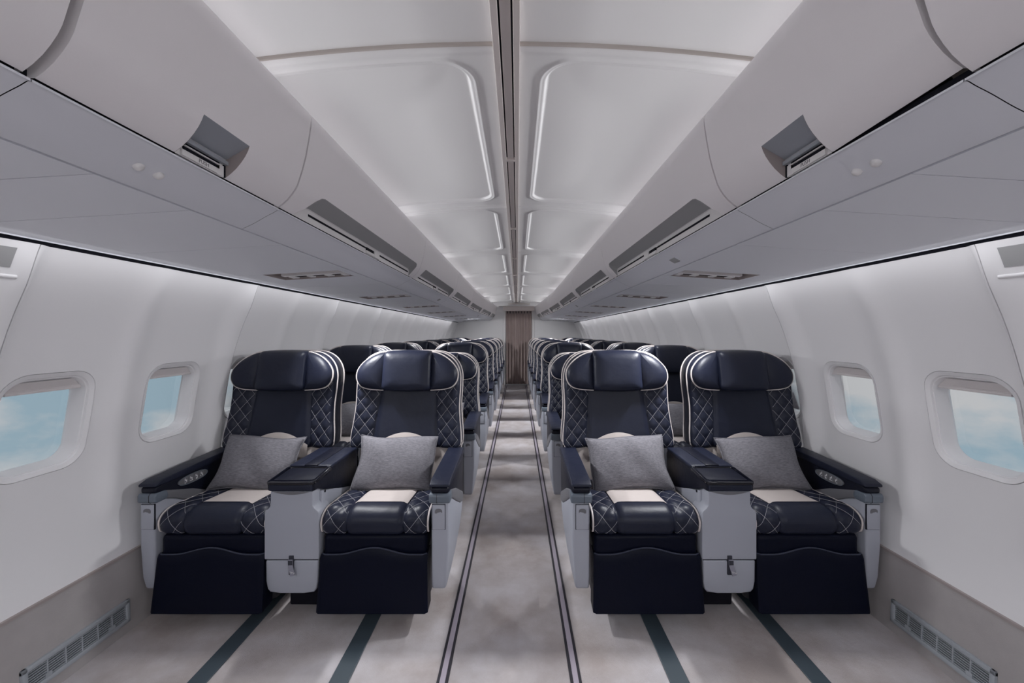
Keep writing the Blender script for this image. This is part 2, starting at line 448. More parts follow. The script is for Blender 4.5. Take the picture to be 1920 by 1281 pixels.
# ---- bins, rail and service panels
def taper(y): return .13*sstep(6.0, 10.2, y)
P0 = (.712, .393)
LOW = [(.648, .475), (.652, .463), (.659, .449), (.669, .434), (.682, .418), (.697, .404), P0]
LOWS = [(LOW[0][0], LOW[0][1])]
def low_at(q):                               # q=0 top edge of the pocket zone, 1 bottom lip
    k = len(LOW)-1; t = q*k; i = min(int(t), k-1); u = t-i
    return (LOW[i][0]+(LOW[i+1][0]-LOW[i][0])*u, LOW[i][1]+(LOW[i+1][1]-LOW[i][1])*u)
UP = [(.93, .395), (.93, .62), (.72, .63), (.672, .662), (.648, .684), (.630, .690), (.616, .684), (.609, .668), (.612, .640), (.618, .60), (.627, .55), (.637, .51)]
KL = 6
def make_bin(s, y0, y1, stations, lift=None, gap=.004):
    """stations: (y, opening 0..1); the pocket opens from the bottom lip up to the pocket edge"""
    ya, yb = y0+gap, y1-gap
    st = [(ya, 0)]+list(stations)+[(yb, 0)]
    P = []; R = []
    for y, q in st:
        lf = lift(y) if lift else 0
        pr = list(UP)+[low_at((1-q)*k/KL) for k in range(KL+1)]
        e = pr[-1]
        P.append([(s*(x-taper(y)+lf*.25*(.66-h > 0)), y, EYE+h+lf*max(0, 1-(h-.393)/.2)) for x, h in pr])
        dx = (P0[0]-e[0]); dh = max(e[1]-P0[1], 0)
        mid = (P0[0], P0[1]+dh*.55)
        R.append([(s*(x-taper(y)), y, EYE+h) for x, h in (e, (e[0]+dx*.93, mid[1]+dh*.03), mid, (P0[0], P0[1]+dh*.30), P0)])
    V = [p for r in P for p in r]; nv = len(P[0]); F = []
    for i in range(len(P)-1):
        for j in range(nv-1):
            a = i*nv+j; b = a+nv; F.append((a, b, b+1, a+1))
    F.append(tuple(range(nv))); F.append(tuple(range((len(P)-1)*nv, len(P)*nv)))
    return mesh('bin_body', V, F, M['bin'], True, 38), R
bounds = [-1.6, .5917, 1.21]+[1.21+1.5235*i for i in range(1, 6)]+[9.79]
side_word = {-1: 'left', 1: 'right'}
ords = ['first', 'second', 'third', 'fourth', 'fifth', 'sixth', 'seventh', 'last']
pushm = textmesh('PUSH', .0125, M['ink'], 'push_lettering')
for s in (-1, 1):
    sw = side_word[s]
    housing = struct(empty('trim_%d' % (4 if s < 0 else 5), (0, 0, 0)))
    for yb_ in bounds[1:-1]:                  # dark ribs behind the joints between the bins
        obj('housing_rib', extr('housing_rib', M['housing'], [(s*(x+.014-taper(yb_)), EYE+h) for x, h in
            ((.72, .40), (.69, .43), (.665, .48), (.65, .56), (.64, .64), (.66, .655), (.90, .60), (.90, .40))], yb_-.03, yb_+.03, 'y'), housing)
    for b in range(len(bounds)-1):
        y0, y1 = bounds[b], bounds[b+1]
        if b == 0:
            st = []
            lab = 'blank end of white overhead bin at the top %s corner' % sw
        elif b == 1:
            st = [(.842, 0), (.8425, 1), (.986, 1), (.9865, 0)]
            lab = 'short white overhead bin with square latch pocket on the %s' % sw
        else:
            a, c = y0+.075, y1-.085
            st = [(a, 0), (a+.02, .35), (a+.045, .7), (a+.07, .93), (a+.09, 1)]+[(a+.09+(c-a-.13)*i/4, 1) for i in range(1, 4)]+[(c-.04, 1), (c-.015, .95), (c-.004, .75), (c, 0)]
            lab = 'long white overhead bin with grey slot, %s in line on the %s' % (ords[b-2] if b < 7 else 'last', sw)
        lift = None
        if s > 0 and b == 1:
            lift = lambda y: .016*max(0, min(1, (.83-y)/.24))
        gap = .005 if b in (0, 1) else .003
        if b == 1: gap = .004
        me, R = make_bin(s, y0+(.003 if b == 1 else 0), y1-(.003 if b == 0 else 0), st, lift, gap)
        root = empty('overhead_bin', (0, 0, 0))
        tag(root, lab, 'overhead bin', 'overhead bins along the %s side' % sw)
        obj('bin_body', me, root)
        if b == 0: continue
        nv = 5; V = [p for r in R for p in r]
        rows = lambda j0, j1: [(i*nv+j, (i+1)*nv+j, (i+1)*nv+j+1, i*nv+j+1) for i in (range(1, len(R)-2) if b > 1 else (2,)) for j in range(j0, j1)]
        up = mesh('pocket_ceiling', V, rows(0, 1), M['recess'] if b > 1 else M['recessblue'], True)  # long bins: shade on the downward pocket face is put into the grey
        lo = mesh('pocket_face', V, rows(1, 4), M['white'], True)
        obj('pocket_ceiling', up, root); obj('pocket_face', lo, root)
        if b == 1:
            for yy in (.8425, .986):
                me_ = mesh('pocket_end', [(s*x, yy, EYE+h) for x, h in LOW]+[(s*P0[0], yy, EYE+P0[1]+.045)], [tuple(range(len(LOW)+1))], M['brown'], False)
                obj('pocket_end', me_, root)
        xf = P0[0]; t_ = taper((y0+y1)/2); dsl = (taper(y1)-taper(y0))/(y1-y0); ym = (y0+y1)/2
        sh = lambda x, y, z: (x-s*dsl*(y-ym)-s*t_, y, z)
        bx = lambda nm, m, x0, x1, ya, yb, h0, h1: obj(nm, box(nm, M[m], min(s*x0, s*x1), max(s*x0, s*x1), ya, yb, EYE+h0, EYE+h1, fn=sh), root)
        if b > 1:
            bx('pocket_groove', 'black', xf-.0025, xf+.01, y0+.17, y1-.10, .4165, .4235)
            yc = ym-.02
            bx('latch_slot', 'black', xf-.006, xf+.01, yc-.045, yc+.045, .4085, .4235)
            bx('latch_plate', 'white', xf-.008, xf+.01, yc-.05, yc+.05, .3945, .408)
            bx('latch_plate', 'white', xf-.007, xf+.01, yc+.055, yc+.125, .395, .4215)
        else:
            bx('pocket_ledge', 'recessblue', xf-.012, xf+.01, .852, .984, .425, .434)
            bx('latch_slot', 'black', xf-.003, xf+.01, .862, .966, .409, .425)
            bx('latch_bar', 'white', xf-.0055, xf+.01, .856, .958, .3945, .4075)
            bx('latch_line', 'white', xf-.0075, xf+.01, .862, .962, .4165, .4185)
            bx('latch_block', 'white', xf-.003, xf+.01, .959, .980, .3945, .4215)
            bx('latch_gap', 'black', xf-.0035, xf+.01, .980, .9855, .3945, .425)
            tx = obj('push_lettering', pushm, root)
            X = Vector((0, -s, 0)); Yv = Vector((0, 0, 1)); Z = X.cross(Yv)
            tx.matrix_world = Matrix.Translation((s*(xf-.0058), .915, EYE+.401)) @ Matrix((X, Yv, Z)).transposed().to_4x4()
    # rail below the doors
    rail = struct(empty('trim_%d' % (6 if s < 0 else 7), (0, 0, 0)))
    RP = smooth_open([(.7085, .3835), (.714, .3845), (.727, .377), (.752, .364), (.785, .345), (.815, .3305), (.826, .3265)], 4)
    RP = [(.74, .392), (.7090, .3875)]+RP+[(.834, .331), (.84, .36)]
    for b in range(len(bounds)-1):
        y0, y1 = bounds[b]+.0008, bounds[b+1]-.0008
        ys = [y0+(y1-y0)*i/6 for i in range(7)]
        P = [[(s*(x-taper(y)), y, EYE+h) for x, h in RP] for y in ys]
        obj('rail_segment', gridmesh('rail_segment', M['rail'], P, sharp=50), rail)
    P = [[(s*(x-taper(y)), y, EYE+h+.006) for x, h in ((.724, .400), (.7245, .386), (.77, .353), (.83, .325))] for y in (Y_NEAR, 6, 7, 8, 9, Y_FAR)]
    obj('rail_backing', gridmesh('rail_backing', M['black'], P), rail)
    # two little round studs on the rail under the latch pocket
    for yy in ((.822, .868) if s < 0 else (.803, .848)):
        P = []
        for i in range(7):
            a = PI/2*i/6; P.append([(.0105*math.cos(a)*math.cos(2*PI*j/14), .0105*math.cos(a)*math.sin(2*PI*j/14), .0085*math.sin(a)) for j in range(15)])
        o = obj('rail_stud', gridmesh('rail_stud', M['white'], P), None)
        nrm = Vector((-s*.5, 0, -.86)).normalized()
        o.matrix_world = Matrix.Translation((s*.770, yy, EYE+.3535)) @ nrm.to_track_quat('Z', 'Y').to_matrix().to_4x4()
        tag(o, 'small white round stud on the %s bin rail, %s of two' % (sw, 'nearer' if yy in (.822, .803) else 'farther'), 'stud', 'rail studs')
    for yy in ((4.0, 7.6) if s < 0 else (1.85, 4.9)):
        t_ = taper(yy)
        me = extr('rail_plate', M['recess'], [(s*(.762-t_), EYE+.3545), (s*(.790-t_), EYE+.3392), (s*(.791-t_), EYE+.343), (s*(.764-t_), EYE+.358)], yy-.03, yy+.03, 'y')
        tag(obj('rail_plate', me), 'tiny grey sign plate on the %s bin rail, %s one' % (sw, 'nearer' if yy < 4.5 else 'farther'), 'plate', 'rail sign plates')

    # service panels between rail and side wall
    XI, XO, HI, HO = .836, 1.438, .3265, .2905
    psu = struct(empty('trim_%d' % (8 if s < 0 else 9), (0, 0, 0)))
    def ph(x): return HI+(HO-HI)*(x-XI)/(XO-XI)
    def panel(ya, yb, xa, xb, follow):
        g = .0013
        ya += g; yb -= g
        P = []
        for y, e in ((ya, .012), (ya, 0), (yb, 0), (yb, .012)):
            x0 = xa-(taper(y) if follow else 0)
            P.append([(s*x0, y, EYE+ph(x0)+e+.004), (s*(x0+.0001), y, EYE+ph(x0)+e), (s*xb, y, EYE+ph(xb)+e), (s*(xb+.0001), y, EYE+ph(xb)+e+.012)])
        obj('service_panel', gridmesh('service_panel', M['psu'], P, smooth=False), psu)
    slots = [2.085+1.2*k for k in range(7)]
    edges = [-1.6, -.4, .42, .795, 1.03, 1.43]
    cur = []
    for a, b in zip(edges, edges[1:]): cur.append((a, b))
    prev = 1.43
    for k, yc in enumerate(slots):
        a, b = yc-.097, yc+.097
        seg = [prev]
        if a-prev > .6: seg += [prev+(a-prev)*.33, prev+(a-prev)*.72]
        seg.append(a)
        for p, q in zip(seg, seg[1:]): cur.append((p, q))
        panel(a, b, XI, .885, True); panel(a, b, 1.27, XO, False)
        prev = b
        u = empty('service_unit', (0, 0, 0))
        tag(u, 'recessed slotted service unit in the panel above the %s seats, %s from front' % (sw, ords[k] if k < 6 else 'farthest'), 'service unit', 'service units')
        # open recessed tray
        V = []; F = []
        for z in (0, .035):
            V += [(s*.885, a, EYE+ph(.885)+z), (s*1.27, a, EYE+ph(1.27)+z), (s*1.27, b, EYE+ph(1.27)+z), (s*.885, b, EYE+ph(.885)+z)]
        F = [(0, 1, 5, 4), (1, 2, 6, 5), (2, 3, 7, 6), (3, 0, 4, 7), (4, 5, 6, 7)]
        obj('tray', mesh('tray', V, F, M['brown'], False), u)
        tilt = lambda x, y, z: (x, y, z+ph(abs(x)))
        B = lambda nm, m, x0, x1, y_0, y_1, z0, z1: obj(nm, box(nm, M[m], min(s*x0, s*x1), max(s*x0, s*x1), y_0, y_1, EYE+z0, EYE+z1, fn=tilt), u)
        B('lens_bar', 'white', .905, 1.235, yc+.000, yc+.032, .006, .034)
        B('slot', 'black', .910, 1.225, yc+.033, yc+.060, .007, .034)
        for xc, hw in ((.915, .014), (1.00, .017), (1.10, .013), (1.195, .017)):
            B('clip', 'white', xc-hw, xc+hw, yc+.028, yc+.075, .002, .034)
    cur.append((prev, Y_FAR))
    for a, b in cur: panel(a, b, XI, XO, True)
    P = [[(s*x, y, EYE+ph(x)+.05) for x in (.825-taper(y), .9, 1.2, 1.50)] for y in (Y_NEAR, 6, 7, 8, 9, Y_FAR)]
    obj('panel_backing', gridmesh('panel_backing', M['black'], P), psu)
    # lip along the outer edge of the service panels
    obj('panel_lip', extr('panel_lip', M['psu'], [(s*1.4395, EYE+.2865), (s*1.444, EYE+.2865), (s*1.444, EYE+.303), (s*1.4395, EYE+.303)], Y_NEAR, Y_FAR, 'y'), psu)
    # grey plate with a little ledge high on the nearest wall panel
    f_ = empty('wall_plate', (0, 0, 0))
    tag(f_, 'dark grey plate over a white ledge high on the %s wall, at picture edge' % sw, 'wall plate', 'wall plates')
    P = [[(s*(interp(SECT, z)-SCD-.0+SCD*.75*sstep(1.42, 1.6, z)-.002+scallop((yy-SEAM0) % BAY)*(1-.75*sstep(1.42, 1.6, z))), yy, z) for z in (1.487, 1.50, 1.515, 1.53, 1.545)] for yy in (.90, .97, 1.04, 1.11, 1.155)]
    obj('plate', gridmesh('plate', M['recess'], P), f_)
    P = []
    for i in range(9):
        yy = 1.0+.175*i/8; d = .009*math.sin(PI*min(1, max(0, (1.18-yy)/.12))/2)
        zc = 1.462
        xw = wallx(zc, (yy-SEAM0) % BAY)
        P.append([(s*(xw+.004), yy, zc+.008), (s*(xw-d*.6-.001), yy, zc+.005), (s*(xw-d-.002), yy, zc), (s*(xw-d*.4-.002), yy, zc-.004), (s*(xw+.004), yy, zc-.008)])
    obj('ledge', gridmesh('ledge', M['wall'], P), f_)

# ---- rear bulkhead with curtained doorway, and a plain bulkhead behind the photographer
DX0, DX1, DZ = -.265, .435, 1.90
DX0, DX1 = -.27, .40
back = struct(empty('wall_back', (0, Y_FAR, 0)))
for nm, a, b, z0, z1 in (('bulkhead_panel', -1.75, DX0, 0, 2.2), ('bulkhead_panel', DX1, 1.75, 0, 2.2), ('bulkhead_panel', DX0, DX1, DZ, 2.2)):
    obj(nm, box(nm, M['bulk'], a, b, 0, .04, z0, z1), back)
obj('kick_strip', box('kick_strip', M['beige'], -1.66, DX0, -.008, 0, 0, .06), back)
obj('kick_strip', box('kick_strip', M['beige'], DX1, 1.66, -.008, 0, 0, .06), back)
obj('vestibule_back', box('vestibule_back', M['beige'], -.6, .8, .5, .54, 0, 2.2), back)
obj('vestibule_floor', box('vestibule_floor', M['carpet'], -.6, .8, 0, .54, -.03, 0), back)
front = struct(obj('wall_front', box('wall_front', M['wall'], -1.8, 1.8, Y_NEAR-.05, Y_NEAR, 0, 2.3)))
door = struct(empty('door_1', ((DX0+DX1)/2, Y_FAR, 0)))
hw = (DX1-DX0)/2
for a, b in ((-hw-.045, -hw+.01), (hw-.01, hw+.045)):
    obj('door_frame', box('door_frame', M['white'], a, b, -.03, .03, 0, DZ+.02, .006), door)
obj('door_header', box('door_header', M['strip'], -hw-.06, hw+.06, -.045, .03, DZ-.03, DZ+.08, .006), door)
obj('header_band', box('header_band', M['beige'], -.27, .28, -.05, .0, DZ+.13, DZ+.15, .002), door)
obj('header_shelf', box('header_shelf', M['white'], -hw-.16, hw+.12, -.06, .02, DZ+.078, DZ+.092, .003), door)
# curtain
cur_o = empty('curtain', ((DX0+DX1)/2, Y_FAR-.05, 0))
tag(cur_o, 'brown pleated curtain closing the doorway at the end of the aisle', 'curtain')
P = []
NP = 108
for i in range(NP+1):
    u = i/NP; x = -hw+.012+u*(2*hw-.024)
    row = []
    for j in range(13):
        v = j/12; z = .035+v*(DZ-.075)
        ph_ = u*2*PI*8.5+.5*math.sin(u*7)+.35*math.sin(3*v+u*5)*(1-v)
        amp = .017+.007*(1-v)
        row.append((x+.006*math.sin(2*ph_), -amp*math.sin(ph_)-.004*math.sin(2.7*ph_), z))
    P.append(row)
obj('curtain_cloth', gridmesh('curtain_cloth', M['curtain'], P, sharp=80), cur_o)
obj('curtain_rail', box('curtain_rail', M['strip'], -hw, hw, -.015, .015, DZ-.042, DZ-.03), cur_o)
for i in range(9):
    x = -hw+.05+(2*hw-.1)*i/8
    obj('curtain_hook', box('curtain_hook', M['trackdark'], x-.010, x+.010, -.034, -.010, DZ-.10, DZ-.045, .003), cur_o)

# ---- floor tracks
for n_, x in ((10, -.2475), (11, .2475)):
    t = struct(empty('trim_%d' % n_, (x, 0, 0)))
    obj('track_bed', box('track_bed', M['trackdark'], -.021, .021, Y_NEAR, Y_FAR-.02, 0, .003), t)
    obj('track_insert', box('track_insert', M['metal'], -.0105, .0105, Y_NEAR, Y_FAR-.02, .001, .006, .0015, 1), t)
for n_, x in ((12, -1.152), (13, -.630), (14, .630), (15, 1.152)):
    struct(obj('trim_%d' % n_, box('track_cover', M['cover'], x-.036, x+.036, Y_NEAR, Y_FAR-.02, 0, .005, .002, 1)))

# ---- air vents low on the dado
slat = None
for s in (-1, 1):
    sw = side_word[s]; y0, y1, z0, z1 = 1.32, 1.69, .045, .142
    v = empty('floor_vent', (s*1.657, 0, 0)); tag(v, 'grey slatted air vent low on the %s wall beside the front seats' % sw, 'air vent', 'air vents')
    lean = lambda x, y, z: (x+s*.0447*z, y, z)
    bb = lambda nm, m, x0, x1, a, b, c, d, bev=0: obj(nm, box(nm, M[m], min(-s*x0, -s*x1), max(-s*x0, -s*x1), a, b, c, d, bev, 2, lean), v)
    bb('vent_back', 'black', -.002, .004, y0+.01, y1-.01, z0+.01, z1-.01)
    fw = .018
    bb('vent_frame', 'vent', 0, .014, y0, y1, z1-fw, z1, .004); bb('vent_frame', 'vent', 0, .014, y0, y1, z0, z0+fw, .004)
    bb('vent_frame', 'vent', 0, .014, y0, y0+fw, z0, z1, .004); bb('vent_frame', 'vent', 0, .014, y1-fw, y1, z0, z1, .004)
    zz = z0+fw; k = 7; p = (z1-z0-2*fw)/k
    for i in range(k):
        bb('slat', 'vent', .003, .010, y0+fw, y1-fw, zz+p*(i+.34), zz+p*(i+.66))
    for i in range(1, 6):
        yy = y0+fw+(y1-y0-2*fw)*i/6; bb('divider', 'vent', .003, .0115 if i % 2 == 0 else .0105, yy-.0022, yy+.0022, z0+fw, z1-fw)
    for yy in (y0+.075, y1-.075):
        bb('clip', 'vent', .003, .013, yy-.010, yy+.010, z0+fw, z0+fw+.015)

# ================================================================== SEATS  (local: y=0 is the armrest front, faces -Y)
Z0, Z1 = .645, 1.185
def bw(z):
    if z < Z0+.035:
        t = 1-(z-Z0)/.035; c = .035*(1-math.sqrt(max(0, 1-t*t)))
        return .311-c
    base = interp([(Z0, .311), (.72, .309), (.80, .300), (.88, .295), (1.0, .298), (1.2, .298)], z)
    if z > 1.02:
        t = (z-1.02)/(Z1-1.02); base = .145+(base-.145)*math.sqrt(max(0, 1-t**2.2))
    return base
def bcx(z): return interp([(Z0, .186), (.75, .176), (.9, .163), (1.0, .157), (1.2, .155)], z)
QA, QB = .066, .082
def puff(a, b):
    return (abs(math.sin(PI*a))*abs(math.sin(PI*b)))**.8
def by(x, z):
    ax = abs(x); w = bw(z); cx = bcx(z)
    y = .478+(z-.65)*.21-.026*(ax/.3)**2
    e = min(w-ax, (z-Z0), (Z1-z)); e = max(e, 0)
    if e < .03: y += .030*(1-math.sqrt(max(0, 1-(1-e/.03)**2)))
    if ax > cx:
        k = sstep(0, .014, ax-cx)*sstep(0, .02, w-ax)
        y -= .0075*k*puff(ax/QA+z/QB, ax/QA-z/QB)
    else: y -= .006*sstep(0, .03, cx-ax)
    y += .006*math.exp(-((ax-cx)/.006)**2)
    return y
def build_back():
    NU, NV = 92, 84
    P = []
    for i in range(NV+1):
        v = i/NV
        z = Z0+(Z1-Z0)*(v if v < .9 else .9+.1*math.sin((v-.9)/.1*PI/2))
        w = bw(z)
        P.append([(w*(-1+2*j/NU), by(w*(-1+2*j/NU), z), z) for j in range(NU+1)])
    V = [p for r in P for p in r]; F = []
    n1 = NU+1
    for i in range(NV):
        for j in range(NU):
            a = i*n1+j; F.append((a, a+1, a+n1+1, a+n1))
    per = [j for j in range(NU)]+[i*n1+NU for i in range(NV)]+[NV*n1+j for j in range(NU, 0, -1)]+[i*n1 for i in range(NV, 0, -1)]
    prev = per
    for dy, sc_ in ((.02, 1.004), (.075, 1.004), (.10, .97)):
        cur = []
        for k in per:
            x, y, z = V[k]; zc = .9
            V.append((x*sc_, .478+(z-.65)*.21+.006+dy, zc+(z-zc)*(sc_ if sc_ < 1 else 1))); cur.append(len(V)-1)
        m_ = len(per)
        for k in range(m_): F.append((prev[k], prev[(k+1) % m_], cur[(k+1) % m_], cur[k]))
        prev = cur
    F.append(tuple(prev))
    me = mesh('backrest', V, F, M['leather'], True, 75)
    # piping loops
    def outline(dy, off):
        pts = []
        zs = [Z0+.002+(Z1-Z0-.002)*i/40 for i in range(41)]
        zs = [Z0+(Z1-Z0)*math.sin(i/40*PI/2) for i in range(41)]
        for z in zs: pts.append((-(bw(z)+off), .478+(z-.65)*.21+dy, z))
        for i in range(1, 10): pts.append((-.145+.29*i/10, .478+(Z1-.65)*.21+dy, Z1+off))
        for z in zs[::-1]: pts.append((bw(z)+off, .478+(z-.65)*.21+dy, z))
        return pts
    p1 = tube('piping', M['pipe'], outline(.006, .001), .0044)
    p2 = tube('piping', M['pipe'], outline(.082, .003), .0044)
    lines = []
    for sd in (-1, 1):
        for sg in (-1, 1):
            for n_ in range(-20, 30):
                pts = []
                z = Z0+.012
                while z < 1.12:
                    ax = QA*(n_-sg*z/QB); x = ax
                    if bcx(z)+.003 < ax < bw(z)-.010: pts.append((sd*ax, by(ax, z)-.0019, z))
                    else:
                        if len(pts) > 2: lines.append(pts)
                        pts = []
                    z += .0082
                if len(pts) > 2: lines.append(pts)
    st = tubes('stitching', M['thread'], lines, .00075, 4)
    # cream lumbar arc
    P = []
    for j in range(25):
        x = -.172+.344*j/24; top = .668+.066*math.cos(x/.172*PI/2)**.9 if abs(x) < .1719 else .668
        P.append([(x, by(x, max(zz, Z0+.034))-.004-.004*math.sin(PI*min(1, (top-zz)/.03)/2), zz) for zz in [.60+(top-.60)*i/8 for i in range(9)]])
    lm = gridmesh('lumbar_panel', M['cream'], P)
    return me, p1, p2, st, lm
BACK = build_back()
def pad(name, m, outline, T, y_of, yb=.02, p=2.6, rings=(1, .985, .95, .88, .76, .58, .34)):
    cx = sum(q[0] for q in outline)/len(outline); cz = sum(q[1] for q in outline)/len(outline)
    V = []; F = []; k = len(outline)
    for (x, z) in outline: V.append((x, y_of(x, z)+yb, z))
    for r in rings:
        d = T*(1-r**p)**(1/p)
        for (x, z) in outline:
            xx, zz = cx+(x-cx)*r, cz+(z-cz)*r; V.append((xx, y_of(xx, zz)-d, zz))
    nr = len(rings)+1
    for i in range(nr-1):
        for j in range(k): F.append((i*k+j, i*k+(j+1) % k, (i+1)*k+(j+1) % k, (i+1)*k+j))
    V.append((cx, y_of(cx, cz)-T, cz)); c = len(V)-1
    for j in range(k): F.append(((nr-1)*k+j, (nr-1)*k+(j+1) % k, c))
    F.append(tuple(range(k)))
    return mesh(name, V, F, m, True, 75)
def hy(x, z): return .545+(z-1.08)*.21-.05*max(0, abs(x)-.10)
cpoly = smooth_closed([(-.132, 1.183), (-.07, 1.193), (0, 1.195), (.07, 1.193), (.132, 1.183), (.139, 1.12), (.140, 1.03), (.134, .975), (.07, .966), (0, .964), (-.07, .966), (-.134, .975), (-.140, 1.03), (-.139, 1.12)], 4)
H_C = pad('headrest', M['leather'], cpoly, .072, hy, .03, 3.8)
wing = [(.128, 1.184), (.165, 1.178), (.21, 1.158), (.250, 1.128), (.279, 1.090), (.288, 1.055), (.281, 1.018), (.255, .988), (.21, .975), (.165, .971), (.128, .969)]
def wing_mesh(s):
    poly = smooth_open(wing, 4)
    return pad('headrest_wing', M['leather'], [(s*x, z) for x, z in poly], .046, hy, .03, 2.4)
def wing_pipe(s):
    poly = smooth_open(wing, 4)
    return tube('piping', M['pipe'], [(s*(.128+(x-.128)*1.012), hy(x, z)-.007, z) for x, z in poly[1:-1]], .0048)
H_W = {s: wing_mesh(s) for s in (-1, 1)}; H_P = {s: wing_pipe(s) for s in (-1, 1)}

# seat cushion
def cush_path():
    pts = [(.54-(.54-.085)*i/26, .474+.033*i/26) for i in range(27)]
    for i in range(1, 13):
        a = PI/2+PI/2*1.12*i/12
        pts.append((.075+.075*math.cos(a), .450+.057*math.sin(a)))
    pts += [(.004, .424), (.012, .410), (.028, .402), (.06, .40)]
    return pts
CP_ = cush_path()
CN = []
for i in range(len(CP_)):
    a = Vector(CP_[max(0, i-1)]); b = Vector(CP_[min(len(CP_)-1, i+1)]); t = (b-a).normalized(); CN.append(Vector((t.y, -t.x)))
CS = [0.0]
for i in range(1, len(CP_)): CS.append(CS[-1]+(Vector(CP_[i])-Vector(CP_[i-1])).length)
def cush_eval(s_):
    s_ = max(0, min(CS[-1], s_)); i = 0
    while i < len(CS)-2 and CS[i+1] < s_: i += 1
    t = (s_-CS[i])/(CS[i+1]-CS[i])
    p = Vector(CP_[i]).lerp(Vector(CP_[i+1]), t); n_ = CN[i].lerp(CN[i+1], t).normalized()
    return p, n_
HWC, CXC = .237, .126
CQA, CQB = .078, .098
def cdisp(x, s_):
    ax = abs(x); d = 0
    if ax > CXC:
        d += .0075*sstep(0, .012, ax-CXC)*sstep(0, .02, HWC-ax)*puff(ax/CQA+s_/CQB, ax/CQA-s_/CQB)
    else: d += .006*sstep(0, .03, CXC-ax)
    d -= .006*math.exp(-((ax-CXC)/.006)**2)
    e = HWC-ax
    if e < .03: d -= .020*(1-math.sqrt(max(0, 1-(1-e/.03)**2)))
    d -= .016*(ax/HWC)**2*0
    return d
def cpt(x, s_, extra=0):
    p, n_ = cush_eval(s_); d = cdisp(x, s_)+extra
    return (x, p.x+n_.x*d, p.y+n_.y*d)
def build_cushion():
    xs = [-HWC+2*HWC*i/72 for i in range(73)]; ns = 84
    P = []
    for i in range(ns+1):
        s_ = CS[-1]*i/ns
        row = [cpt(x, s_) for x in xs]
        row = [cpt(-HWC, s_, -.07), cpt(-HWC, s_, -.03)]+row+[cpt(HWC, s_, -.03), cpt(HWC, s_, -.07)]
        P.append(row)
    me = gridmesh('seat_cushion', M['leather'], P, sharp=75)
    pp = {}
    for sd in (-1, 1):
        pp[sd] = tube('piping', M['pipe'], [cpt(sd*(HWC-.002), .05+(CS[-1]-.09)*i/50, .006) for i in range(51)], .0042)
    lines = []
    for sd in (-1, 1):
        for sg in (-1, 1):
            for n_ in range(-20, 30):
                pts = []; s_ = .15
                while s_ < CS[-1]-.03:
                    ax = CQA*(n_-sg*s_/CQB)
                    if CXC+.003 < ax < HWC-.006: pts.append(cpt(sd*ax, s_, .0019))
                    else:
                        if len(pts) > 2: lines.append(pts)
                        pts = []
                    s_ += .007
                if len(pts) > 2: lines.append(pts)
    st = tubes('stitching', M['thread'], lines, .00075, 4)
    P = [[cpt(x, s_, .0022) for x in [(-.122+.244*j/16) for j in range(17)]] for s_ in [.10+(.452-.10)*i/16 for i in range(17)]]
    ins = gridmesh('seat_insert', M['cream'], P)
    return me, pp, st, ins
CUSH = build_cushion()
# lower cream back
LBK = box('lower_backrest', M['cream'], -.262, .262, .490, .58, .45, .672, .028, 4, lambda x, y, z: (x, y+(z-.65)*.20+.010*(x/.26)**2*-1, z))
# leg rest
def build_leg():
    up = box('leg_rest', M['leather2'], -.228, .228, .010, .16, .295, .402, .022, 4, lambda x, y, z: (x, y+.012*math.sin(x*11)*.3, z))
    def top(x): return .318+.028*(.5+.5*math.cos(max(-1, min(1, x/.165))*PI))
    N, K = 40, 14
    V = []; F = []
    def prof(x, t, back):
        hw = .234+.008*(1-t); X = x*hw; zt = top(X); z = .083+(zt-.083)*t
        y = -.034+.025*(z-.083)/.237
        y -= .006*math.sin(PI*t)*math.cos(x*PI/2)
        ed = max(0, abs(x)-.955)/.045; y += .010*ed*ed
        if t > .96: y += .006*((t-.96)/.04)**2
        return (X, y+back, z)
    P = [[prof(-1+2*i/N, j/K, 0) for j in range(K+1)] for i in range(N+1)]
    n1 = K+1; V = [p for r in P for p in r]
    for i in range(N):
        for j in range(K): a = i*n1+j; F.append((a, a+n1, a+n1+1, a+1))
    per = [i*n1 for i in range(N)]+[N*n1+j for j in range(K)]+[i*n1+K for i in range(N, 0, -1)]+[j for j in range(K, 0, -1)]
    cur = []
    for k in per:
        x, y, z = V[k]; V.append((x*.985, y+.075, z)); cur.append(len(V)-1)
    m_ = len(per)
    for k in range(m_): F.append((per[k], per[(k+1) % m_], cur[(k+1) % m_], cur[k]))
    F.append(tuple(cur))
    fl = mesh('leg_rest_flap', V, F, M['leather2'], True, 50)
    seam = tube('flap_seam', M['lit_welt'], [(x*.230, prof(x, 1, 0)[1]+.004, top(x*.230)+.001) for x in [-1+2*i/30 for i in range(31)]], .0042)
    return up, fl, seam
LEG = build_leg()
SHOE = box('seat_base_blocker', M['base'], -.215, .215, .12, .50, .035, .40, .02, 2)  # base enlarged into a solid block to keep the floor beneath dark
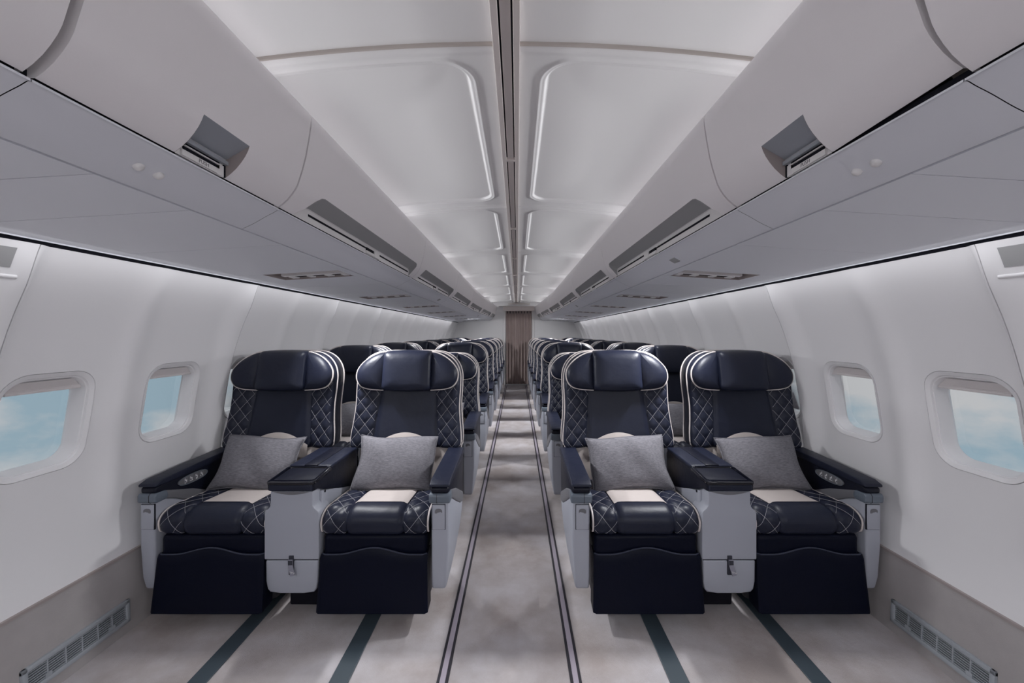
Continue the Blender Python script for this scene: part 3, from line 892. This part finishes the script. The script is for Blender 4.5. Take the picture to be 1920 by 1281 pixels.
# armrest builder; arm at local x = s*[xi, xo], xo outside
def build_arm(s, xi, xo, controls):
    def fx(x, y, z): return (s*x, y, z)
    D = {}
    D['shell'] = extr('armrest', M['armblack'], [(.0, .588), (.0, .612), (.03, .618), (.455, .632), (.475, .60), (.455, .415), (.42, .41)], xi+.003, xo-.003, 'x', .009, 3, fx)
    D['pad'] = extr('arm_pad', M['leather'], [(-.006, .616), (-.004, .628), (.03, .640), (.25, .650), (.47, .656), (.495, .635), (.47, .622), (.10, .614)], xi-.003, xo+.003, 'x', .0095, 4, fx)
    D['cap'] = extr('hinge_cap', M['hinge'], [(-.008, .552), (-.008, .578), (.0, .588), (.05, .585), (.06, .56), (.05, .545), (.0, .545)], xi-.004, xo+.004, 'x', .007, 3, fx)
    D['ring'] = extr('hinge_ring', M['trackdark'], [(-.0092, .552), (-.0092, .578), (-.0008, .5892), (.05, .5862), (.0612, .56), (.05, .5438), (.0, .5438)], (xi+xo)/2-.012, (xi+xo)/2-.0105, 'x', 0, 2, fx)
    D['cover'] = extr('hinge_cover', M['hinge2'], [(.045, .588), (.20, .535), (.42, .430), (.44, .40), (.42, .375), (.34, .400), (.20, .470), (.10, .525), (.045, .545)], xi+.001, xo+.003, 'x', .008, 3, fx)
    def taperx(x, y, z):
        k = max(0, .42-z)/.27; x2 = x-(.020*k*k if x > (xi+xo)/2 else 0); return (s*x2, y, z)
    poly = [(0, .548), (.06, .548), (.20, .475), (.34, .405), (.43, .385), (.415, .33), (.36, .265), (.27, .205), (.15, .162), (.04, .150), (.008, .165), (0, .22), (0, .35)]
    D['side'] = extr('side_panel', M['grey'], poly, xi+.006, xo, 'x', .010, 3, taperx, angle=35)
    xm = (xi+xo)/2
    D['latch'] = extr('latch_cover', M['grey'], [(xm-.030, .432), (xm+.024, .432), (xm+.024, .540), (xm-.030, .540)], -.006, .004, 'y', .002, 2, fx)
    D['line'] = extr('latch_joint', M['black'], [(xm-.032, .430), (xm+.0262, .430), (xm+.0262, .5415), (xm-.032, .5415)], -.0018, .004, 'y', 0, 2, fx)
    arc = [(xm-.019, .478)]+[(xm-.003+.016*math.cos(a), .514+.010*math.sin(a)) for a in [PI-PI*i/8 for i in range(9)]]+[(xm+.013, .478)]
    D['grip'] = extr('latch_grip', M['hinge2'], arc, -.0075, .0, 'y', 0, 2, lambda x, y, z: (s*x, y+.0055*max(0, (.505-z)/.03), z))
    if controls:
        ov = []
        for i in range(40):
            a = 2*PI*i/40; ov.append((.196+.084*math.copysign(abs(math.cos(a))**.8, math.cos(a)), .588+.021*math.copysign(abs(math.sin(a))**.9, math.sin(a))))
        D['ctl'] = extr('control_panel', M['control'], ov, xi-.003, xi+.006, 'x', .0015, 2, fx)
        D['ctlrim'] = tube('control_rim', M['hinge'], [fx(xi-.003, u, v) for u, v in ov], .0014, 5, True)
        bts = []
        for k in range(4):
            yc = .150+.031*k
            bts.append(extr('control_button', M['hinge2'], [(yc-.012, .573), (yc+.012, .573), (yc+.012, .603), (yc-.012, .603)], xi-.0042, xi+.004, 'x', .001, 1, fx))
        D['btn'] = bts
        ics = []
        for k in range(4):
            yc = .150+.031*k; bm = bmesh.new()
            rects = [(-.006, -.003, .003, .011), (-.006, .005, .001, .004), (.002, .005, -.006, .001)]
            rects += [[(-.007, .001, -.011, -.009)], [(-.008, -.001, -.010, -.0075), (.001, .008, -.010, -.0075)], [(-.004, .004, -.012, -.007)], [(-.008, -.005, -.009, -.004), (.004, .008, -.010, -.006)]][k]
            for a, b, c, d in rects:
                r = bmesh.ops.create_cube(bm, size=1)
                for vv in r['verts']:
                    vv.co = (s*(xi-.0044+vv.co.x*.0008), yc+(a+b)/2+vv.co.y*(b-a), .588+(c+d)/2+vv.co.z*(d-c))
            ics.append(finish(bm, M['icon'], 'seat_icon'))
        D['ico'] = ics
    return D
AISLE = {s: build_arm(s, .246, .330, False) for s in (-1, 1)}
WINDOW = {s: build_arm(s, .240, .313, True) for s in (-1, 1)}
def make_seat(arm, s):
    root = empty('airline_seat')
    me, p1, p2, st, lm = BACK
    b = obj('backrest', me, root); obj('piping', p1, b); obj('piping', p2, b); obj('stitching', st, b)['kind'] = 'stuff'; obj('lumbar_panel', lm, b)
    h = obj('headrest', H_C, root)
    for k in (-1, 1): obj('headrest_wing', H_W[k], h); obj('piping', H_P[k], h)
    obj('lower_backrest', LBK, root)
    c = obj('seat_cushion', CUSH[0], root)
    for k in (-1, 1): obj('piping', CUSH[1][k], c)
    obj('stitching', CUSH[2], c)['kind'] = 'stuff'; obj('seat_insert', CUSH[3], c)
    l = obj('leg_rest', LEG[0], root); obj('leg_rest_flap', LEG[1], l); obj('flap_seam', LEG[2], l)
    obj('seat_base_blocker', SHOE, root)
    a = obj('armrest', arm['shell'], root); obj('arm_pad', arm['pad'], a); obj('hinge_cap', arm['cap'], a); obj('hinge_ring', arm['ring'], a); obj('hinge_cover', arm['cover'], a)
    if 'ctl' in arm:
        obj('control_panel', arm['ctl'], a); obj('control_rim', arm['ctlrim'], a)
        for q in arm['btn']: obj('control_button', q, a)
        for q in arm['ico']: obj('seat_icon', q, a)
    sp = obj('side_panel', arm['side'], root); obj('latch_cover', arm['latch'], sp); obj('latch_joint', arm['line'], sp); obj('latch_grip', arm['grip'], sp)
    return root
def copy_tree(o, parent=None):
    c = o.copy(); COL.objects.link(c); c.parent = parent
    for ch in o.children: copy_tree(ch, c)
    return c
# console between the two seats of a pair
def make_console():
    root = empty('center_console')
    def w(z):
        if z > .50: return .093+.027*(1-sstep(.50, .535, z))
        if z > .2: return .120
        return .120-.012*((.2-z)/.05)**2
    def face(name, z0, z1, y0, y1, m):
        zs = [z0+(z1-z0)*i/24 for i in range(25)]
        r = .02
        poly = [(-w(z), z) for z in zs]+[(w(z), z) for z in zs[::-1]]
        return extr(name, m, poly, y0, y1, 'y', .005, 2, angle=40)
    f = obj('front_panel', face('front_panel', .297, .597, .0, .10, M['grey']), root)
    arc = [(-.078+.156*i/16, .594-.012*math.sin(PI*i/16)) for i in range(17)]
    obj('panel_lip', extr('panel_lip', M['hinge2'], arc+[(.078, .5945), (-.078, .5945)], -.0008, .004, 'y'), f)
    lp = [(-.116, .293), (.116, .293), (.115, .20), (.108, .165), (.096, .152), (.05, .146), (-.05, .146), (-.096, .152), (-.108, .165), (-.115, .20)]
    obj('lower_panel', extr('lower_panel', M['grey'], lp, .002, .12, 'y', .008, 3, angle=40), root)
    obj('console_body', extr('console_body', M['grey'], [(.06, .15), (.06, .58), (.12, .56), (.46, .46), (.50, .40), (.40, .20), (.25, .15)], -.105, .105, 'x', .01, 2), root)
    for sx in (-1, 1):
        for yy, zz, xx in ((.085, .565, .1055), (.095, .49, .1055)):
            P = [[(sx*(xx+.0015*(k == 0)), yy+.006*r*math.cos(2*PI*j/10), zz+.006*r*math.sin(2*PI*j/10)) for j in range(11)] for k, r in ((0, .01), (0, 1), (1, 1))]
            obj('screw_cap', gridmesh('screw_cap', M['black'], P), root)
    obj('joint_gap', box('joint_gap', M['black'], -.112, .112, .006, .09, .285, .305), root)
    # leather clad arm box
    a = obj('arm_box', extr('arm_box', M['armblack'], [(-.004, .600), (-.006, .632), (.005, .640), (.13, .648), (.44, .652), (.455, .63), (.45, .45), (.42, .44), (.20, .53), (.08, .575), (.03, .598)], -.104, .104, 'x', .008, 3), root)
    obj('front_band', box('front_band', M['leather'], -.096, .096, -.012, .02, .601, .631, .008, 3), a)
    # lift-up leather lid with two raised strips
    obj('lid', box('lid', M['leather'], -.103, .103, .155, .455, .642, .660, .008, 3), a)
    obj('lid_strip', box('lid_strip', M['armblack'], -.030, .034, .157, .450, .652, .6625, .003, 2), a)
    obj('lid_seam', box('lid_seam', M['black'], .0335, .0355, .157, .452, .650, .6612), a)
    # glossy tray: a rim ring with a sunken well
    def ring(hx, y0, y1, r, n_=8):
        cy = (y0+y1)/2; hy_ = (y1-y0)/2
        return [(x, cy+y) for x, y in rrect(hx, hy_, r, n_)]
    rs = [(.104, -.014, .160, .020, .630), (.107, -.017, .163, .022, .638), (.106, -.016, .162, .021, .646), (.099, -.004, .156, .016, .6505), (.090, .012, .149, .012, .6485), (.088, .015, .147, .011, .640)]
    V = []; F = []
    for hx, ya, yb, r, z in rs:
        V += [(x, y, z+.006*(y > .07)+(-.004 if (y < .03 and z > .637) else 0)) for x, y in ring(hx, ya, yb, r)]
    k = len(ring(.1, 0, .1, .01))
    for i in range(len(rs)-1):
        for j in range(k): F.append((i*k+j, i*k+(j+1) % k, (i+1)*k+(j+1) % k, (i+1)*k+j))
    t = obj('tray_rim', mesh('tray_rim', V, F, M['gloss'], True, 50), a)
    obj('tray_well', box('tray_well', M['gloss'], -.092, .092, .008, .152, .634, .6405), a)
    # pull strap with lettered tag
    sp = obj('pull_strap', box('pull_strap', M['strap'], -.010, .010, -.0045, .006, .232, .316, .001, 1), root)
    tagp = [(-.009, .303), (.011, .303), (.011, .275), (.018, .237), (-.003, .235), (-.010, .275)]
    tagp = [(-.009, .303), (.011, .303), (.012, .278), (.024, .238), (.004, .234), (-.008, .276)]
    obj('strap_tag', extr('strap_tag', M['tag'], tagp, -.012, -.0085, 'y', .0008, 1, lambda x, y, z: (x, y-.25*max(0, .285-z)*.4, z)), sp)
    obj('strap_stitch', extr('strap_stitch', M['strap'], [(-.0085, .300), (.0105, .300), (.0112, .281), (-.0078, .280)], -.0132, -.011, 'y'), sp)
    tl = obj('pull_lettering', textmesh('PULL', .0105, M['icon'], 'pull_lettering'), sp)
    # reads upside down on the folded tag, as in the photograph
    X = Vector((-1, 0, .12)).normalized(); Yv = Vector((-.12, 0, -1)).normalized(); Zv = X.cross(Yv)
    tl.matrix_local = Matrix.Translation((.0115, -.0165, .250)) @ Matrix((X, Yv, Zv)).transposed().to_4x4()
    obj('console_shade_block', box('console_shade_block', M['black'], -.085, .085, .13, .46, .006, .17, .01, 2), root)  # added black block standing in for the shade under the console
    return root
# throw pillow
def pillow_mesh(seed):
    rnd = random.Random(seed); a, b = .208, .142; N = 34; G = []
    ph = [rnd.uniform(0, 6) for _ in range(6)]
    for sd in (1, -1):
        P = []
        for i in range(N+1):
            u = -1+2*i/N; row = []
            for j in range(N+1):
                v = -1+2*j/N
                x = a*u*(1-.075*(1-v*v)); z = b*v*(1-.085*(1-u*u))
                t = .060*max(0, (1-u*u)*(1-v*v))**.42
                t *= 1+.10*math.sin(3*u+ph[0])*math.cos(2.5*v+ph[1])+.05*math.sin(7*u+ph[2]+3*v)
                x += .004*math.sin(4*v+ph[3]); z += .005*math.sin(3.5*u+ph[4])
                row.append((x, -sd*t, z))
            P.append(row)
        G.append(P)
    v = []; f = []
    for P in G:
        o = len(v); v += [p for r in P for p in r]
        for i in range(N):
            for j in range(N): q = o+i*(N+1)+j; f.append((q, q+N+1, q+N+2, q+1))
    me = mesh('pillow', v, f, M['pillow'], True, 100)
    P = G[0]; per = [P[i][0] for i in range(N)]+[P[N][j] for j in range(N)]+[P[i][N] for i in range(N, 0, -1)]+[P[0][j] for j in range(N, 0, -1)]
    return me, tube('pillow_piping', M['pillow'], per, .0034, 6, True)
PILL = [pillow_mesh(11+i) for i in range(4)]

PITCH, ROW0, NROW = 1.01, 1.71, 8
row_word = ['front row', 'second row from the front', 'third row from the front', 'fourth row from the front', 'fifth row from the front',
            'sixth row from the front', 'seventh row from the front', 'last row before the curtain']
protos = {}
for key, x, arm, s in (('lw', -1.317, WINDOW[-1], -1), ('la', -.600, AISLE[1], 1), ('ra', .600, AISLE[-1], -1), ('rw', 1.317, WINDOW[1], 1)):
    protos[key] = (make_seat(arm, s), x)
cons = make_console()
words = {'lw': ('window', 'left'), 'la': ('aisle', 'left'), 'ra': ('aisle', 'right'), 'rw': ('window', 'right')}
firstc = True
pl_off = {'lw': (-.015, .0, 2), 'la': (-.008, .0, 1), 'ra': (.012, 0, -3), 'rw': (-.005, 0, -2)}
for r in range(NROW):
    y = ROW0+PITCH*r
    for i, (key, (proto, x)) in enumerate(protos.items()):
        o = proto if r == 0 else copy_tree(proto)
        o.location = (x, y, 0)
        wa, lr = words[key]
        tag(o, 'navy quilted leather %s seat, %s of the aisle, %s' % (wa, lr, row_word[r]), 'seat', 'airline seats')
        if r == 1 and key in ('la', 'ra'):
            for ch in o.children:
                if ch.name.split('.')[0] in ('backrest', 'headrest'): ch.location = (0, .0, -.062)
        if r < 3:
            me, pp = PILL[(i+r) % 4]
            p = empty('throw_pillow'); dx, dy, rz = pl_off[key]
            if r: dx += random.uniform(-.015, .015); rz += random.uniform(-3, 3)
            p.location = (x+dx, y+.338+dy, .612); p.rotation_euler = (math.radians(-31), math.radians(rz), 0)
            obj('pillow_cover', me, p); obj('pillow_edge', pp, p)
            tag(p, 'grey chenille pillow on the %s-side %s seat of the %s' % (lr, wa, row_word[r].replace(' from the front', '')), 'pillow', 'grey pillows')
    for s in (-1, 1):
        c = cons if firstc else copy_tree(cons)
        firstc = False
        c.location = (s*.962, y, 0)
        tag(c, 'grey console with black armrest box between the two %s seats, %s' % (side_word[s], row_word[r]), 'console', 'seat consoles')
